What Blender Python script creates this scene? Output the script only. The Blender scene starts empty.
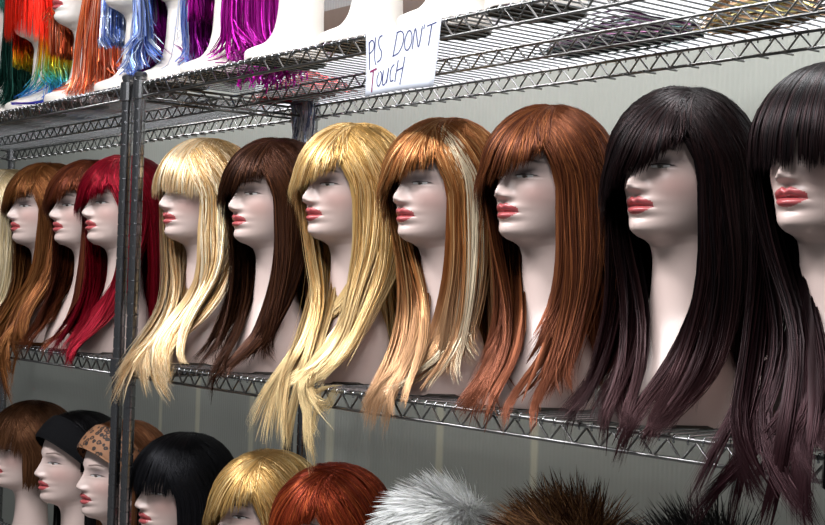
import bpy, math
import numpy as np
from mathutils import Matrix, Vector

S = bpy.context.scene
COL = S.collection
PI = math.pi
rng = np.random.default_rng(11)

# ------------------------------------------------------------------ helpers
def link(o, parent=None):
    COL.objects.link(o)
    if parent is not None:
        o.parent = parent
    return o

def tag(o, label, cat, group=None):
    o['label'] = label; o['category'] = cat
    if group: o['group'] = group
    return o

def empty(name, loc, label, cat, group=None, rz=0.0):
    o = bpy.data.objects.new(name, None)
    o.empty_display_size = .05
    o.location = loc; o.rotation_euler = (0, 0, rz)
    link(o); tag(o, label, cat, group)
    return o

def mesh(name, V, F, mat, smooth=True, colors=None, uv=None):
    """V (n,3), F: array (m,4) of quads or list of polygons"""
    me = bpy.data.meshes.new(name)
    V = np.asarray(V, dtype=np.float32)
    if isinstance(F, np.ndarray):
        m, k = F.shape
        me.vertices.add(len(V)); me.vertices.foreach_set('co', V.ravel())
        me.loops.add(m * k); me.loops.foreach_set('vertex_index', F.astype(np.int32).ravel())
        me.polygons.add(m)
        me.polygons.foreach_set('loop_start', np.arange(0, m * k, k, dtype=np.int32))
        me.update(calc_edges=True)
    else:
        me.from_pydata([tuple(map(float, v)) for v in V], [], [tuple(int(i) for i in f) for f in F])
        me.update()
    me.polygons.foreach_set('use_smooth', np.full(len(me.polygons), smooth, dtype=bool))
    if colors is not None:
        a = me.color_attributes.new('Col', 'FLOAT_COLOR', 'POINT')
        c = np.ones((len(V), 4), dtype=np.float32); c[:, :3] = colors
        a.data.foreach_set('color', c.ravel())
    if uv is not None:
        u = me.uv_layers.new(name='UVMap')
        li = np.empty(len(me.loops), dtype=np.int32); me.loops.foreach_get('vertex_index', li)
        u.data.foreach_set('uv', np.asarray(uv, dtype=np.float32)[li].ravel())
    if mat is not None: me.materials.append(mat)
    me.validate()
    return me

def obj(name, V, F, mat, parent=None, **k):
    return link(bpy.data.objects.new(name, mesh(name, V, F, mat, **k)), parent)

class MB:
    def __init__(s): s.V = []; s.F = []
    def add(s, V, F):
        b = len(s.V); s.V += [tuple(v) for v in V]; s.F += [tuple(b + i for i in f) for f in F]
    def box(s, lo, hi):
        x0, y0, z0 = lo; x1, y1, z1 = hi
        s.add([(x0,y0,z0),(x1,y0,z0),(x1,y1,z0),(x0,y1,z0),(x0,y0,z1),(x1,y0,z1),(x1,y1,z1),(x0,y1,z1)],
              [(0,3,2,1),(4,5,6,7),(0,1,5,4),(1,2,6,5),(2,3,7,6),(3,0,4,7)])
    def tube(s, pts, r, n=7, cap=True):
        pts = [Vector(p) for p in pts]; V = []; up = None
        for i, p in enumerate(pts):
            t = (pts[min(i+1, len(pts)-1)] - pts[max(i-1, 0)]).normalized()
            if up is None:
                up = Vector((0,0,1)) if abs(t.z) < .9 else Vector((1,0,0))
            a = t.cross(up).normalized(); b = a.cross(t).normalized(); up = b
            rr = r[i] if isinstance(r, (list, tuple)) else r
            for k in range(n):
                q = 2*PI*k/n
                V.append(tuple(p + a*(math.cos(q)*rr) + b*(math.sin(q)*rr)))
        F = [(i*n+k, i*n+(k+1)%n, (i+1)*n+(k+1)%n, (i+1)*n+k) for i in range(len(pts)-1) for k in range(n)]
        if cap: F += [tuple(range(n-1, -1, -1)), tuple((len(pts)-1)*n+k for k in range(n))]
        s.add(V, F)
    def lathe(s, prof, c=(0,0,0), n=20):
        V = [(c[0]+r*math.cos(2*PI*k/n), c[1]+r*math.sin(2*PI*k/n), c[2]+z) for r, z in prof for k in range(n)]
        F = [(i*n+k, i*n+(k+1)%n, (i+1)*n+(k+1)%n, (i+1)*n+k) for i in range(len(prof)-1) for k in range(n)]
        F += [tuple(range(n-1, -1, -1)), tuple((len(prof)-1)*n+k for k in range(n))]
        s.add(V, F)
    def build(s, name, mat, parent=None, smooth=False):
        return obj(name, s.V, s.F, mat, parent, smooth=smooth)

# ------------------------------------------------------------------ materials
def newmat(name):
    m = bpy.data.materials.new(name); m.use_nodes = True
    return m, m.node_tree, m.node_tree.nodes['Principled BSDF']

def pmat(name, col, rough=.5, metal=0., spec=.5, noise=0., nscale=20., bump=0., coat=0.):
    m, t, b = newmat(name)
    b.inputs['Base Color'].default_value = (*col, 1); b.inputs['Roughness'].default_value = rough
    b.inputs['Metallic'].default_value = metal; b.inputs['Specular IOR Level'].default_value = spec
    b.inputs['Coat Weight'].default_value = coat
    if noise or bump:
        tc = t.nodes.new('ShaderNodeTexCoord'); n = t.nodes.new('ShaderNodeTexNoise')
        n.inputs['Scale'].default_value = nscale; n.inputs['Detail'].default_value = 5
        t.links.new(tc.outputs['Object'], n.inputs['Vector'])
        if noise:
            r = t.nodes.new('ShaderNodeValToRGB')
            r.color_ramp.elements[0].position = .3; r.color_ramp.elements[1].position = .7
            r.color_ramp.elements[0].color = (*[c*(1-noise) for c in col], 1)
            r.color_ramp.elements[1].color = (*[min(1, c*(1+noise)) for c in col], 1)
            t.links.new(n.outputs['Fac'], r.inputs['Fac']); t.links.new(r.outputs['Color'], b.inputs['Base Color'])
        if bump:
            bp = t.nodes.new('ShaderNodeBump'); bp.inputs['Strength'].default_value = bump; bp.inputs['Distance'].default_value = .002
            t.links.new(n.outputs['Fac'], bp.inputs['Height']); t.links.new(bp.outputs['Normal'], b.inputs['Normal'])
    return m

def hair_mat(name, rough, spec, metal=0., vary=.35, us=1.0, vs=14.0):
    m, t, b = newmat(name)
    at = t.nodes.new('ShaderNodeAttribute'); at.attribute_name = 'Col'
    uv = t.nodes.new('ShaderNodeUVMap'); mp = t.nodes.new('ShaderNodeMapping'); mp.inputs['Scale'].default_value = (us, vs, 1)
    n = t.nodes.new('ShaderNodeTexNoise'); n.inputs['Scale'].default_value = 1.; n.inputs['Detail'].default_value = 2
    t.links.new(uv.outputs['UV'], mp.inputs['Vector']); t.links.new(mp.outputs['Vector'], n.inputs['Vector'])
    mr = t.nodes.new('ShaderNodeMapRange'); mr.inputs['To Min'].default_value = 1-vary; mr.inputs['To Max'].default_value = 1+vary
    mr.inputs['From Min'].default_value = .3; mr.inputs['From Max'].default_value = .7
    t.links.new(n.outputs['Fac'], mr.inputs['Value'])
    mx = t.nodes.new('ShaderNodeVectorMath'); mx.operation = 'SCALE'
    t.links.new(at.outputs['Color'], mx.inputs[0]); t.links.new(mr.outputs['Result'], mx.inputs['Scale'])
    t.links.new(mx.outputs['Vector'], b.inputs['Base Color'])
    b.inputs['Roughness'].default_value = rough; b.inputs['Specular IOR Level'].default_value = spec
    b.inputs['Metallic'].default_value = metal
    tn = t.nodes.new('ShaderNodeVectorMath'); tn.operation = 'MULTIPLY_ADD'
    tn.inputs[1].default_value = (3., 3., 3.); tn.inputs[2].default_value = (.22, .22, .22)
    t.links.new(at.outputs['Color'], tn.inputs[0]); t.links.new(tn.outputs['Vector'], b.inputs['Specular Tint'])
    return m

def paint_mat(name, rough, coat=0.):
    m, t, b = newmat(name)
    at = t.nodes.new('ShaderNodeAttribute'); at.attribute_name = 'Col'
    t.links.new(at.outputs['Color'], b.inputs['Base Color'])
    b.inputs['Roughness'].default_value = rough; b.inputs['Coat Weight'].default_value = coat
    b.inputs['Coat Roughness'].default_value = .25
    return m

M = {}
M['chrome'] = pmat('chrome_rail', (.24,.235,.23), .3, 1.)
M['wire'] = pmat('bright_chrome_wire', (.38,.385,.40), .25, 1.)
M['steel'] = pmat('dark_chrome_post', (.30,.30,.31), .22, 1.)
M['collar'] = pmat('black_plastic_collar', (.025,.025,.028), .35)
M['hair'] = hair_mat('wig_fibre', .36, .5, .45, vary=.25)
M['fur'] = hair_mat('fur_fibre', .6, .3, 0., .06)
_t = M['fur'].node_tree; _p = _t.nodes['Principled BSDF']; _o = _t.nodes['Material Output']
_tr = _t.nodes.new('ShaderNodeBsdfTranslucent'); _ms = _t.nodes.new('ShaderNodeMixShader'); _ms.inputs[0].default_value = .4
_t.links.new(_p.inputs['Base Color'].links[0].from_socket, _tr.inputs['Color'])
_t.links.new(_p.outputs[0], _ms.inputs[1]); _t.links.new(_tr.outputs[0], _ms.inputs[2]); _t.links.new(_ms.outputs[0], _o.inputs['Surface'])
M['tinsel'] = hair_mat('tinsel_foil', .30, .6, .45, .25)
M['skin'] = paint_mat('painted_plastic_skin', .42, .15)
M['lips'] = pmat('lip_paint', (.45,.085,.09), .32, coat=.4)
M['eye'] = paint_mat('eye_paint', .15, .5)
M['paper'] = pmat('white_paper', (.74,.77,.87), .7, noise=.02, nscale=8)
M['ink'] = pmat('blue_black_marker', (.03,.035,.13), .6)
M['ink2'] = pmat('magenta_marker', (.20,.006,.08), .6)
M['tape'] = pmat('clear_tape', (.75,.75,.70), .3)
M['hollow_shade'] = pmat('dark_hollow_shade', (.05,.04,.032), .8)
M['cap'] = pmat('wig_cap_mesh', (.02,.015,.012), .8)
M['band'] = pmat('black_jersey', (.006,.006,.007), .9, spec=.1, noise=.2, nscale=300)

# leopard print
m, t, b = newmat('leopard_print')
tc = t.nodes.new('ShaderNodeTexCoord'); vo = t.nodes.new('ShaderNodeTexVoronoi'); vo.inputs['Scale'].default_value = 70.
t.links.new(tc.outputs['Object'], vo.inputs['Vector'])
nz = t.nodes.new('ShaderNodeTexNoise'); nz.inputs['Scale'].default_value = 120.
t.links.new(tc.outputs['Object'], nz.inputs['Vector'])
ad = t.nodes.new('ShaderNodeMath'); ad.operation = 'MULTIPLY_ADD'; ad.inputs[1].default_value = .35
t.links.new(nz.outputs['Fac'], ad.inputs[0]); t.links.new(vo.outputs['Distance'], ad.inputs[2])
cr = t.nodes.new('ShaderNodeValToRGB'); e = cr.color_ramp.elements
e[0].position = .0; e[0].color = (.16,.07,.03,1); e[1].position = .42; e[1].color = (.02,.012,.01,1)
k = e.new(.34); k.color = (.16,.07,.03,1); k = e.new(.60); k.color = (.02,.012,.01,1); k = e.new(.64); k.color = (.29,.135,.065,1)
t.links.new(ad.outputs[0], cr.inputs['Fac']); t.links.new(cr.outputs['Color'], b.inputs['Base Color'])
b.inputs['Roughness'].default_value = .7
M['leopard'] = m

# wall: grey ribbed panels with pale reflection streaks painted into the colour
WALL_Y = .647
m, t, b = newmat('grey_ribbed_panel')
tc = t.nodes.new('ShaderNodeTexCoord'); sx = t.nodes.new('ShaderNodeSeparateXYZ'); t.links.new(tc.outputs['Object'], sx.inputs[0])
base = t.nodes.new('ShaderNodeRGB'); base.outputs[0].default_value = (.285,.295,.265,1)
last = base.outputs[0]
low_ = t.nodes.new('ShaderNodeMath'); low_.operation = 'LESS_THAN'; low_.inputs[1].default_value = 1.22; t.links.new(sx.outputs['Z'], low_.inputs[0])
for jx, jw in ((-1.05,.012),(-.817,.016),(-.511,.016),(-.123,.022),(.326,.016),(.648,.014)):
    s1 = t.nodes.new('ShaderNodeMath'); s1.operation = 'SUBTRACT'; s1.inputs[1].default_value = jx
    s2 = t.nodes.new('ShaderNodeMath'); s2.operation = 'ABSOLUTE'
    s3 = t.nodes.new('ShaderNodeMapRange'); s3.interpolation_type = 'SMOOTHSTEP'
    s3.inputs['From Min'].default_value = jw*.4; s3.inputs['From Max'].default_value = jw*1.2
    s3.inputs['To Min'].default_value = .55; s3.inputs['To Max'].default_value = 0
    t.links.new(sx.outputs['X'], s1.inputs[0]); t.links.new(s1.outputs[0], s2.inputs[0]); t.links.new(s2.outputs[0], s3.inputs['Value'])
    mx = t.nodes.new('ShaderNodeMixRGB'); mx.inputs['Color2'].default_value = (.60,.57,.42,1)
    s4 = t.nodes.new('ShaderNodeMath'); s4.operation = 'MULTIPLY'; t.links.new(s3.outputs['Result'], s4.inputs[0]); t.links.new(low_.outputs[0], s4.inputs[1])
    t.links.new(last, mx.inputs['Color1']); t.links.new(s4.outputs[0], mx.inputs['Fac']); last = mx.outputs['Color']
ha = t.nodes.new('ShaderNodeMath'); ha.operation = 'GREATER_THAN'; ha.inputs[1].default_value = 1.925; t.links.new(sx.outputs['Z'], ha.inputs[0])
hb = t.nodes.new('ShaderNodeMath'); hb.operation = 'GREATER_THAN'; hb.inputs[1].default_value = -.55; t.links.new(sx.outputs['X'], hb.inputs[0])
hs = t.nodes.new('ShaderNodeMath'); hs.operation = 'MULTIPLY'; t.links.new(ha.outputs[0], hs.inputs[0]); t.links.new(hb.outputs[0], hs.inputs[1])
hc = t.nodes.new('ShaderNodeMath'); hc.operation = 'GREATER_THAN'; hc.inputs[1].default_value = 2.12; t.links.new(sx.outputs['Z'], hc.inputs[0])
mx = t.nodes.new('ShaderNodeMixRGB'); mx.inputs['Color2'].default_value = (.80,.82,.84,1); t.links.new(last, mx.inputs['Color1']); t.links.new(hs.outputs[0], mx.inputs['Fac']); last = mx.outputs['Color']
mx = t.nodes.new('ShaderNodeMixRGB'); mx.inputs['Color2'].default_value = (.12,.12,.115,1); t.links.new(last, mx.inputs['Color1']); t.links.new(hc.outputs[0], mx.inputs['Fac']); last = mx.outputs['Color']
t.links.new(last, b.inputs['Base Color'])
wv = t.nodes.new('ShaderNodeTexWave'); wv.inputs['Scale'].default_value = 26.; wv.inputs['Distortion'].default_value = .3
t.links.new(tc.outputs['Object'], wv.inputs['Vector'])
bp = t.nodes.new('ShaderNodeBump'); bp.inputs['Strength'].default_value = .12; bp.inputs['Distance'].default_value = .004
t.links.new(wv.outputs['Fac'], bp.inputs['Height']); t.links.new(bp.outputs['Normal'], b.inputs['Normal'])
b.inputs['Roughness'].default_value = .38; b.inputs['Specular IOR Level'].default_value = .4
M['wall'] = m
M['trim'] = pmat('brown_wood_trim', (.04,.022,.012), .6, noise=.3, nscale=12)
M['floor'] = pmat('grey_vinyl_floor', (.16,.16,.155), .45, noise=.15, nscale=6)
M['ceiling'] = pmat('white_ceiling', (.75,.75,.74), .8, noise=.03, nscale=5)
M['fixture'] = pmat('white_enamel', (.8,.8,.8), .4)
m, t, b = newmat('fluorescent_tube'); b.inputs['Emission Color'].default_value = (.93,.97,1,1); b.inputs['Emission Strength'].default_value = 6.
M['tube'] = m

# ------------------------------------------------------------------ the place
SHELF_Z = {'upper': 1.884, 'middle': 1.264, 'lower': .594}
def struct(name, lo, hi, mat):
    mb = MB(); mb.box(lo, hi); o = mb.build(name, mat); o['kind'] = 'structure'; return o
struct('floor', (-5.5,-4.,-.05), (5.5, WALL_Y, 0), M['floor'])
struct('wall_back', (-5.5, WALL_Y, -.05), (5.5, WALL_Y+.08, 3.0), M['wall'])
struct('ceiling', (-5.5,-4.,2.95), (5.5, WALL_Y, 3.0), M['ceiling'])
struct('trim_1', (-5.5, WALL_Y-.02, 2.085), (5.5, WALL_Y-.001, 2.165), M['trim'])

# ------------------------------------------------------------------ wire shelving
DEPTH = .46
def shelf_unit(x0, x1, label):
    L = x1 - x0
    u = empty('wire_shelving_unit', (x0, 0, 0), label, 'shelving', 'wire shelving units')
    ztop = SHELF_Z['upper'] + .018
    for px, py in ((0,0),(L,0),(0,DEPTH),(L,DEPTH)):
        prof = [(.0128,0)]
        z = .02
        while z < ztop-.012:
            prof += [(.0128,z-.0016),(.0112,z-.0006),(.0112,z+.0006),(.0128,z+.0016)]; z += .0254
        prof += [(.0128, ztop-.004)]
        mb = MB(); mb.lathe(prof, (px,py,0), 18)
        p = mb.build('post', M['steel'], u, smooth=False)
        mb = MB(); mb.lathe([(.0145,0),(.0145,.007),(.011,.011),(.002,.0125)], (px,py,ztop-.006), 18); mb.build('post_cap', M['collar'], p, smooth=False)
    for zt in SHELF_Z.values():
        root = bpy.data.objects.new('shelf', None); link(root, u); root.location = (0,0,zt)
        # rails: ladder truss on each side and along the middle
        def truss(a, b2, drop, name, r=.0030, stubs=False):
            a = Vector(a); b2 = Vector(b2); mb = MB()
            mb.tube([a, b2], r); dn = Vector((0,0,-drop)); mb.tube([a+dn, b2+dn], r)
            n = max(2, int(round((b2-a).length/.05)))
            pts = []
            for i in range(n*2+1):
                q = a.lerp(b2, i/(2*n)); pts.append(q + Vector((0,0,-.002)) + (dn*.93 if i % 2 else Vector((0,0,0))))
            mb.tube(pts, .0022, 6)
            if stubs:
                for q in pts[1::2]: mb.tube([(q.x, q.y-.016, q.z-.003), (q.x, q.y+.016, q.z-.003)], .0022, 6)
            return mb.build(name, M['chrome'], root, smooth=True)
        truss((.014,0,-.0035), (L-.014,0,-.0035), .028, 'rail_lattice')
        truss((.014,DEPTH,-.0035), (L-.014,DEPTH,-.0035), .028, 'rail_lattice', stubs=True)
        truss((.0,DEPTH*.5,-.0065), (L,DEPTH*.5,-.0065), .026, 'rail_lattice', .0026)
        truss((0,.014,-.0035), (0,DEPTH-.014,-.0035), .028, 'side_rail_lattice')
        truss((L,.014,-.0035), (L,DEPTH-.014,-.0035), .028, 'side_rail_lattice')
        mb = MB(); n = int(L/.0248)
        for i in range(1, n):
            x = i*L/n
            mb.tube([(x,-.0028,-.0095),(x,-.0042,-.004),(x,-.001,.0012),(x,.006,.0015),(x,DEPTH-.006,.0015),(x,DEPTH+.001,.0012),(x,DEPTH+.0042,-.004),(x,DEPTH+.0028,-.0095)], .00165, 5)
        mb.build('wire_grille', M['wire'], root, smooth=True)
        for px, py in ((0,0),(L,0),(0,DEPTH),(L,DEPTH)):
            mb = MB(); mb.lathe([(.0155,-.038),(.0185,-.036),(.0172,.004),(.0145,.006)], (px,py,0), 18)
            mb.build('collar', M['steel'], root, smooth=False)
    return u
shelf_unit(.031, 1.86, 'chrome wire shelving unit holding the brunette and blonde wigs, handwritten paper sign on its rail')
shelf_unit(-1.86, -.031, 'chrome wire shelving unit holding the crimson, auburn and copper wigs, rainbow tinsel above')

# ------------------------------------------------------------------ mannequin busts
def spline(rows, n):
    """Catmull-Rom through rows (k, d), n samples by row index"""
    R = np.asarray(rows, float); k = len(R)
    t = np.linspace(0, k-1-1e-9, n); i = t.astype(int); f = (t-i)[:, None]
    p0 = R[np.maximum(i-1, 0)]; p1 = R[i]; p2 = R[np.minimum(i+1, k-1)]; p3 = R[np.minimum(i+2, k-1)]
    return .5*((2*p1)+(-p0+p2)*f+(2*p0-5*p1+4*p2-p3)*f*f+(-p0+3*p1-3*p2+p3)*f**3)
HEAD = [ # front y,z | side y,z,halfwidth | back y,z
 (.004,.4875, .008,.4875,.0005, .012,.4875),
 (-.020,.4855, .008,.4845,.024, .034,.4845),
 (-.046,.4745, .008,.475,.044, .062,.474),
 (-.066,.457, .008,.458,.060, .085,.455),
 (-.080,.434, .008,.436,.0705, .100,.430),
 (-.087,.412, .008,.413,.0750, .106,.405),
 (-.0895,.398, .008,.399,.0755, .1075,.390),
 (-.0875,.384, .008,.385,.0748, .106,.375),
 (-.0875,.370, .008,.371,.0735, .104,.360),
 (-.0890,.356, .008,.358,.0718, .100,.346),
 (-.0905,.342, .009,.346,.0695, .095,.333),
 (-.0910,.330, .010,.335,.0668, .089,.322),
 (-.0910,.318, .011,.325,.0638, .083,.311),
 (-.0900,.306, .012,.316,.0608, .077,.301),
 (-.0895,.294, .013,.307,.0572, .071,.291),
 (-.0870,.283, .014,.299,.0535, .066,.282),
 (-.0760,.2745, .015,.291,.0500, .062,.273),
 (-.0580,.2695, .016,.283,.0475, .059,.263),
 (-.0420,.262, .016,.272,.0460, .057,.252)]
CHEST = [
 (-.0330,.245, .014,.252,.0455, .056,.238),
 (-.0310,.215, .013,.222,.0460, .056,.212),
 (-.0330,.185, .013,.190,.0480, .058,.185),
 (-.0400,.155, .013,.160,.0545, .061,.158),
 (-.0540,.125, .012,.132,.072, .065,.130),
 (-.0710,.095, .009,.105,.092, .070,.100),
 (-.0880,.065, .005,.075,.103, .073,.070),
 (-.1000,.035, .002,.042,.107, .075,.040),
 (-.1050,.010, .000,.012,.107, .075,.012),
 (-.1040,.0, .000,.0,.106, .074,.0)]
DROP = .072   # the display heads on the upper shelf have a shorter neck and a small flared foot
def dn(r): return (r[0], r[1]-DROP, r[2], r[3]-DROP, r[4], r[5], r[6]-DROP)
FOOT = [
 (-.0335,.172, .011,.178,.0455, .056,.166),
 (-.0345,.146, .010,.150,.0457, .056,.140),
 (-.0350,.120, .008,.124,.0465, .056,.118),
 (-.0380,.090, .005,.093,.0490, .056,.090),
 (-.0460,.062, .000,.064,.0530, .057,.063),
 (-.0640,.040, -.006,.041,.0610, .058,.041),
 (-.0920,.026, -.014,.026,.0720, .060,.026),
 (-.1060,.018, -.018,.018,.0770, .061,.018),
 (-.1080,.008, -.018,.008,.0780, .061,.008),
 (-.1070,.0, -.018,.0,.0770, .060,.0)]

def g(x, s): return np.exp(-.5*(x/s)**2)
def sstep(a, b, x):
    q = np.clip((x-a)/(b-a), 0, 1); return q*q*(3-2*q)

def bust_grid(kind):
    nh, nb = 165, 42
    # rows denser between brow and chin
    H = spline(HEAD, 1500)
    w = np.concatenate([[0], np.cumsum(np.where((H[:-1,1] > .285) & (H[:-1,1] < .41), 3.0, 1.0)*np.linalg.norm(np.diff(H[:, [0,1]], axis=0), axis=1))])
    H = np.stack([np.interp(np.linspace(0, w[-1], nh), w, H[:, i]) for i in range(7)], 1)
    low = spline([HEAD[-1]] + CHEST, nb)[1:] if kind == 'bust' else None
    if kind != 'bust':
        H[:, [1,3,6]] -= DROP
        low = spline([dn(HEAD[-1])] + FOOT, nb)[1:]
    R = np.concatenate([H, low]); dz = 0 if kind == 'bust' else DROP
    nu = 128
    uu = np.arange(nu)/nu*2*PI
    a = uu - .62*np.sin(uu)          # denser towards the face at a = 0
    a = np.where(uu > PI, uu - .62*np.sin(uu), a)
    ca, sa = np.cos(a), np.sin(a)
    fr = np.clip(ca, 0, 1); bk = np.clip(-ca, 0, 1)
    X = R[:, 4:5]*sa[None]
    Y = R[:, 2:3] + (R[:, 0:1]-R[:, 2:3])*fr[None] + (R[:, 5:6]-R[:, 2:3])*bk[None]
    Z = R[:, 3:4] + (R[:, 1:2]-R[:, 3:4])*fr[None]**1.5 + (R[:, 6:7]-R[:, 3:4])*bk[None]
    z = Z + dz; ax = np.abs(X)
    f = (ca[None] > 0.05)*1.0*(np.arange(len(R))[:, None] < nh)*sstep(.276, .284, z)
    d = np.zeros_like(X)
    # nose
    hz = np.interp(z, [.335,.3395,.344,.349,.354,.365,.378,.390,.398], [0,.004,.0165,.0215,.0215,.0155,.0085,.002,0])
    sg = np.interp(z, [.335,.347,.355,.37,.39], [.0105,.0092,.0072,.0060,.0075])
    d += hz*g(X, sg)
    d += .0065*g(ax-.0125, .0042)*g(z-.3445, .0042)
    # sockets, lids, brow, cheek
    d -= .0080*g(ax-.030, .0125)*g(z-.3825, .0105)
    d += .0052*g(ax-.0315, .0100)*g(z-.3790, .0060)
    d -= .0020*g(ax-.0315, .0125)*g(z-.3755, .0012)
    d += .0022*g(ax-.030, .018)*g(z-.3985, .0050)
    d += .0030*g(ax-.043, .014)*g(z-.352, .012)
    d -= .0022*g(ax-.040, .012)*g(z-.322, .012)
    # mouth
    bow = .0020*g(ax-.0065, .004) - .0012*g(X, .0025)
    d += .0074*g(ax/.0190, 1)*g(z-.3268-bow, .0044)
    d += .0080*g(ax/.0160, 1)*g(z-.3122, .0050)
    d -= .0052*g(ax/.0190, 1)*g(z-.3199+.0015*(ax/.02)**2, .0015)*sstep(.031, .023, ax)
    d -= .0016*g(X, .0030)*g(z-.3355, .0035)
    d -= .0030*g(X/.02, 1)*g(z-.3035, .0042)
    d += .0035*g(X/.017, 1)*g(z-.290, .007)
    Y = Y - d*f
    # paint
    skin = np.array([.66,.51,.465]) if kind == 'bust' else np.array([.82,.76,.70])
    C = np.ones(X.shape+(3,))*skin
    def mixc(Cc, mask, col): return Cc*(1-mask[..., None]) + np.array(col)*mask[..., None]
    C = mixc(C, np.clip(.38*g((ax-.047)/.016, 1)*g((z-.350)/.016, 1)*f, 0, 1), (.72,.34,.30))
    C = mixc(C, np.clip(.80*g((ax-.033)/.0145, 1)*g((z-.3850)/.0060, 1)*f, 0, 1), (.10,.075,.085))
    brow = f*sstep(.0026, .0012, np.abs(z-(.4005+.0035*g(ax-.037, .012)-.0020*sstep(.04,.052,ax))))*sstep(.012,.017,ax)*sstep(.055,.046,ax)
    C = mixc(C, brow*.8, (.09,.055,.045))
    lash = f*sstep(.0016, .0007, np.abs(z-(.3806-.0000-9.0*(ax-.0305)**2)))*sstep(.014,.017,ax)*sstep(.051,.046,ax)
    C = mixc(C, lash, (.012,.01,.012))
    lip_up = .3322 + .0014*g(ax-.007,.004) - .0008*g(X,.002) - 19.0*np.clip(ax-.006, 0, None)**2
    lip_lo = .3060 + 19.0*ax**2
    ml = (f > .5) & (z < lip_up) & (z > lip_lo) & (ax < .0265) & (ca[None] > .3)
    eye_hi = .3800-9.0*(ax-.0305)**2; eye_lo = .3742 + 10.0*(ax-.0305)**2
    me_ = (f > .5) & (z < eye_hi) & (z > eye_lo) & (ax > .0175) & (ax < .0435) & (ca[None] > .3)
    iris = (ax-.0300)**2 + (z-.3775)**2 < .0043**2
    ec = np.ones(X.shape+(3,))*np.array([.70,.70,.70]); ec[iris] = (.10,.07,.05)
    ec[(ax-.0300)**2 + (z-.3775)**2 < .0020**2] = (.005,.005,.005)
    V = np.stack([X, Y, Z], -1)
    n = len(R)
    V = V.reshape(-1, 3)
    r_, c_ = np.meshgrid(np.arange(n-1), np.arange(nu), indexing='ij')
    Q = np.stack([r_*nu+c_, (r_+1)*nu+c_, (r_+1)*nu+(c_+1) % nu, r_*nu+(c_+1) % nu], -1).reshape(-1, 4)
    ml = ml.reshape(-1); me_ = me_.reshape(-1)
    isl = ml[Q].sum(1) >= 3; ise = me_[Q].sum(1) >= 3
    return V, Q, C.reshape(-1, 3), ec.reshape(-1, 3), isl, ise, n, nu

def sub(V, Q, C):
    used = np.unique(Q); mp = np.full(len(V), -1); mp[used] = np.arange(len(used))
    return V[used], mp[Q], C[used]
PROTO = {}
def bust_meshes(kind):
    if kind in PROTO: return PROTO[kind]
    V, Q, C, ec, isl, ise, n, nu = bust_grid(kind)
    body = Q[~isl & ~ise]
    # close crown and base
    Vb = np.concatenate([V, V[:nu].mean(0, keepdims=True), V[-nu:].mean(0, keepdims=True)]); Cb = np.concatenate([C, C[:1], C[-1:]])
    k = np.arange(nu); top = np.stack([k, (k+1) % nu, np.full(nu, len(V)), np.full(nu, len(V))], 1)
    Fl = [tuple(q) for q in body] + [(int(len(V)), int(i), int((i+1) % nu)) for i in k] + [(int(len(V)+1), int((n-1)*nu+(i+1) % nu), int((n-1)*nu+i)) for i in k]
    out = {'body': mesh('body', Vb, Fl, M['skin'], colors=Cb)}
    lv, lq, lc = sub(V, Q[isl], C); out['lips'] = mesh('lips', lv, lq, M['lips'], colors=lc)
    for s, nm in ((1, 'a'), (-1, 'b')):
        sel = ise & (V[Q[:, 0], 0]*s > 0)
        v, q, c = sub(V, Q[sel], ec); out['eye'+nm] = mesh('eye', v, q, M['eye'], colors=c)
    th = np.linspace(0, 2*PI, 15)[:-1]
    ev, ef = [], []                       # ear: rim and bowl swept as a shallow shell
    for r, off in ((1., .002), (1.02, .012), (.78, .013), (.55, .006), (.2, .004)):
        for q in th: ev.append((.070+off+.004*math.sin(q), .018+.017*r*math.cos(q)*(1-.15*math.sin(q)), .372-(DROP if kind != 'bust' else 0)+.030*r*math.sin(q)))
    m_ = len(th)
    for i in range(4):
        for j in range(m_): ef.append((i*m_+j, i*m_+(j+1) % m_, (i+1)*m_+(j+1) % m_, (i+1)*m_+j))
    ev = np.array(ev); out['eara'] = mesh('ear', ev, ef, M['skin'], colors=np.ones((len(ev), 3))*np.array([.80,.70,.66]))
    e2 = ev.copy(); e2[:, 0] *= -1
    out['earb'] = mesh('ear', e2, [f[::-1] for f in ef], M['skin'], colors=np.ones((len(ev), 3))*np.array([.80,.70,.66]))
    PROTO[kind] = out
    return out
def add_bust(kind, loc, rz, label, group, ears=False, sc=1.):
    P = bust_meshes(kind)
    r = empty('mannequin_bust', loc, label, 'mannequin', group, rz)
    r.scale = (sc, sc, sc)
    ring = SEC[0] if kind == 'bust' else SEC2[0]
    yc = (ring[2]+ring[3])/2; ry = (ring[3]-ring[2])/2
    mb = MB(); aa = [2*PI*q/40 for q in range(40)]
    for zz in (-.0003, .004): mb.V += [(ring[1]*.975*math.cos(q), yc+ry*.975*math.sin(q), zz) for q in aa]
    mb.F = [tuple(range(39, -1, -1)), tuple(range(40, 80))]+[(q, (q+1) % 40, 40+(q+1) % 40, 40+q) for q in range(40)]
    mb.build('base_hollow_shade', M['hollow_shade'], r)  # dark disk added to give the shade of the hollow underside
    names = [('body','body'),('lips','lips'),('eyea','eye'),('eyeb','eye')] + ([('eara','ear'),('earb','ear')] if ears else [])
    for k, nm in names:
        link(bpy.data.objects.new(nm, P[k]), r)
    return r

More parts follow.
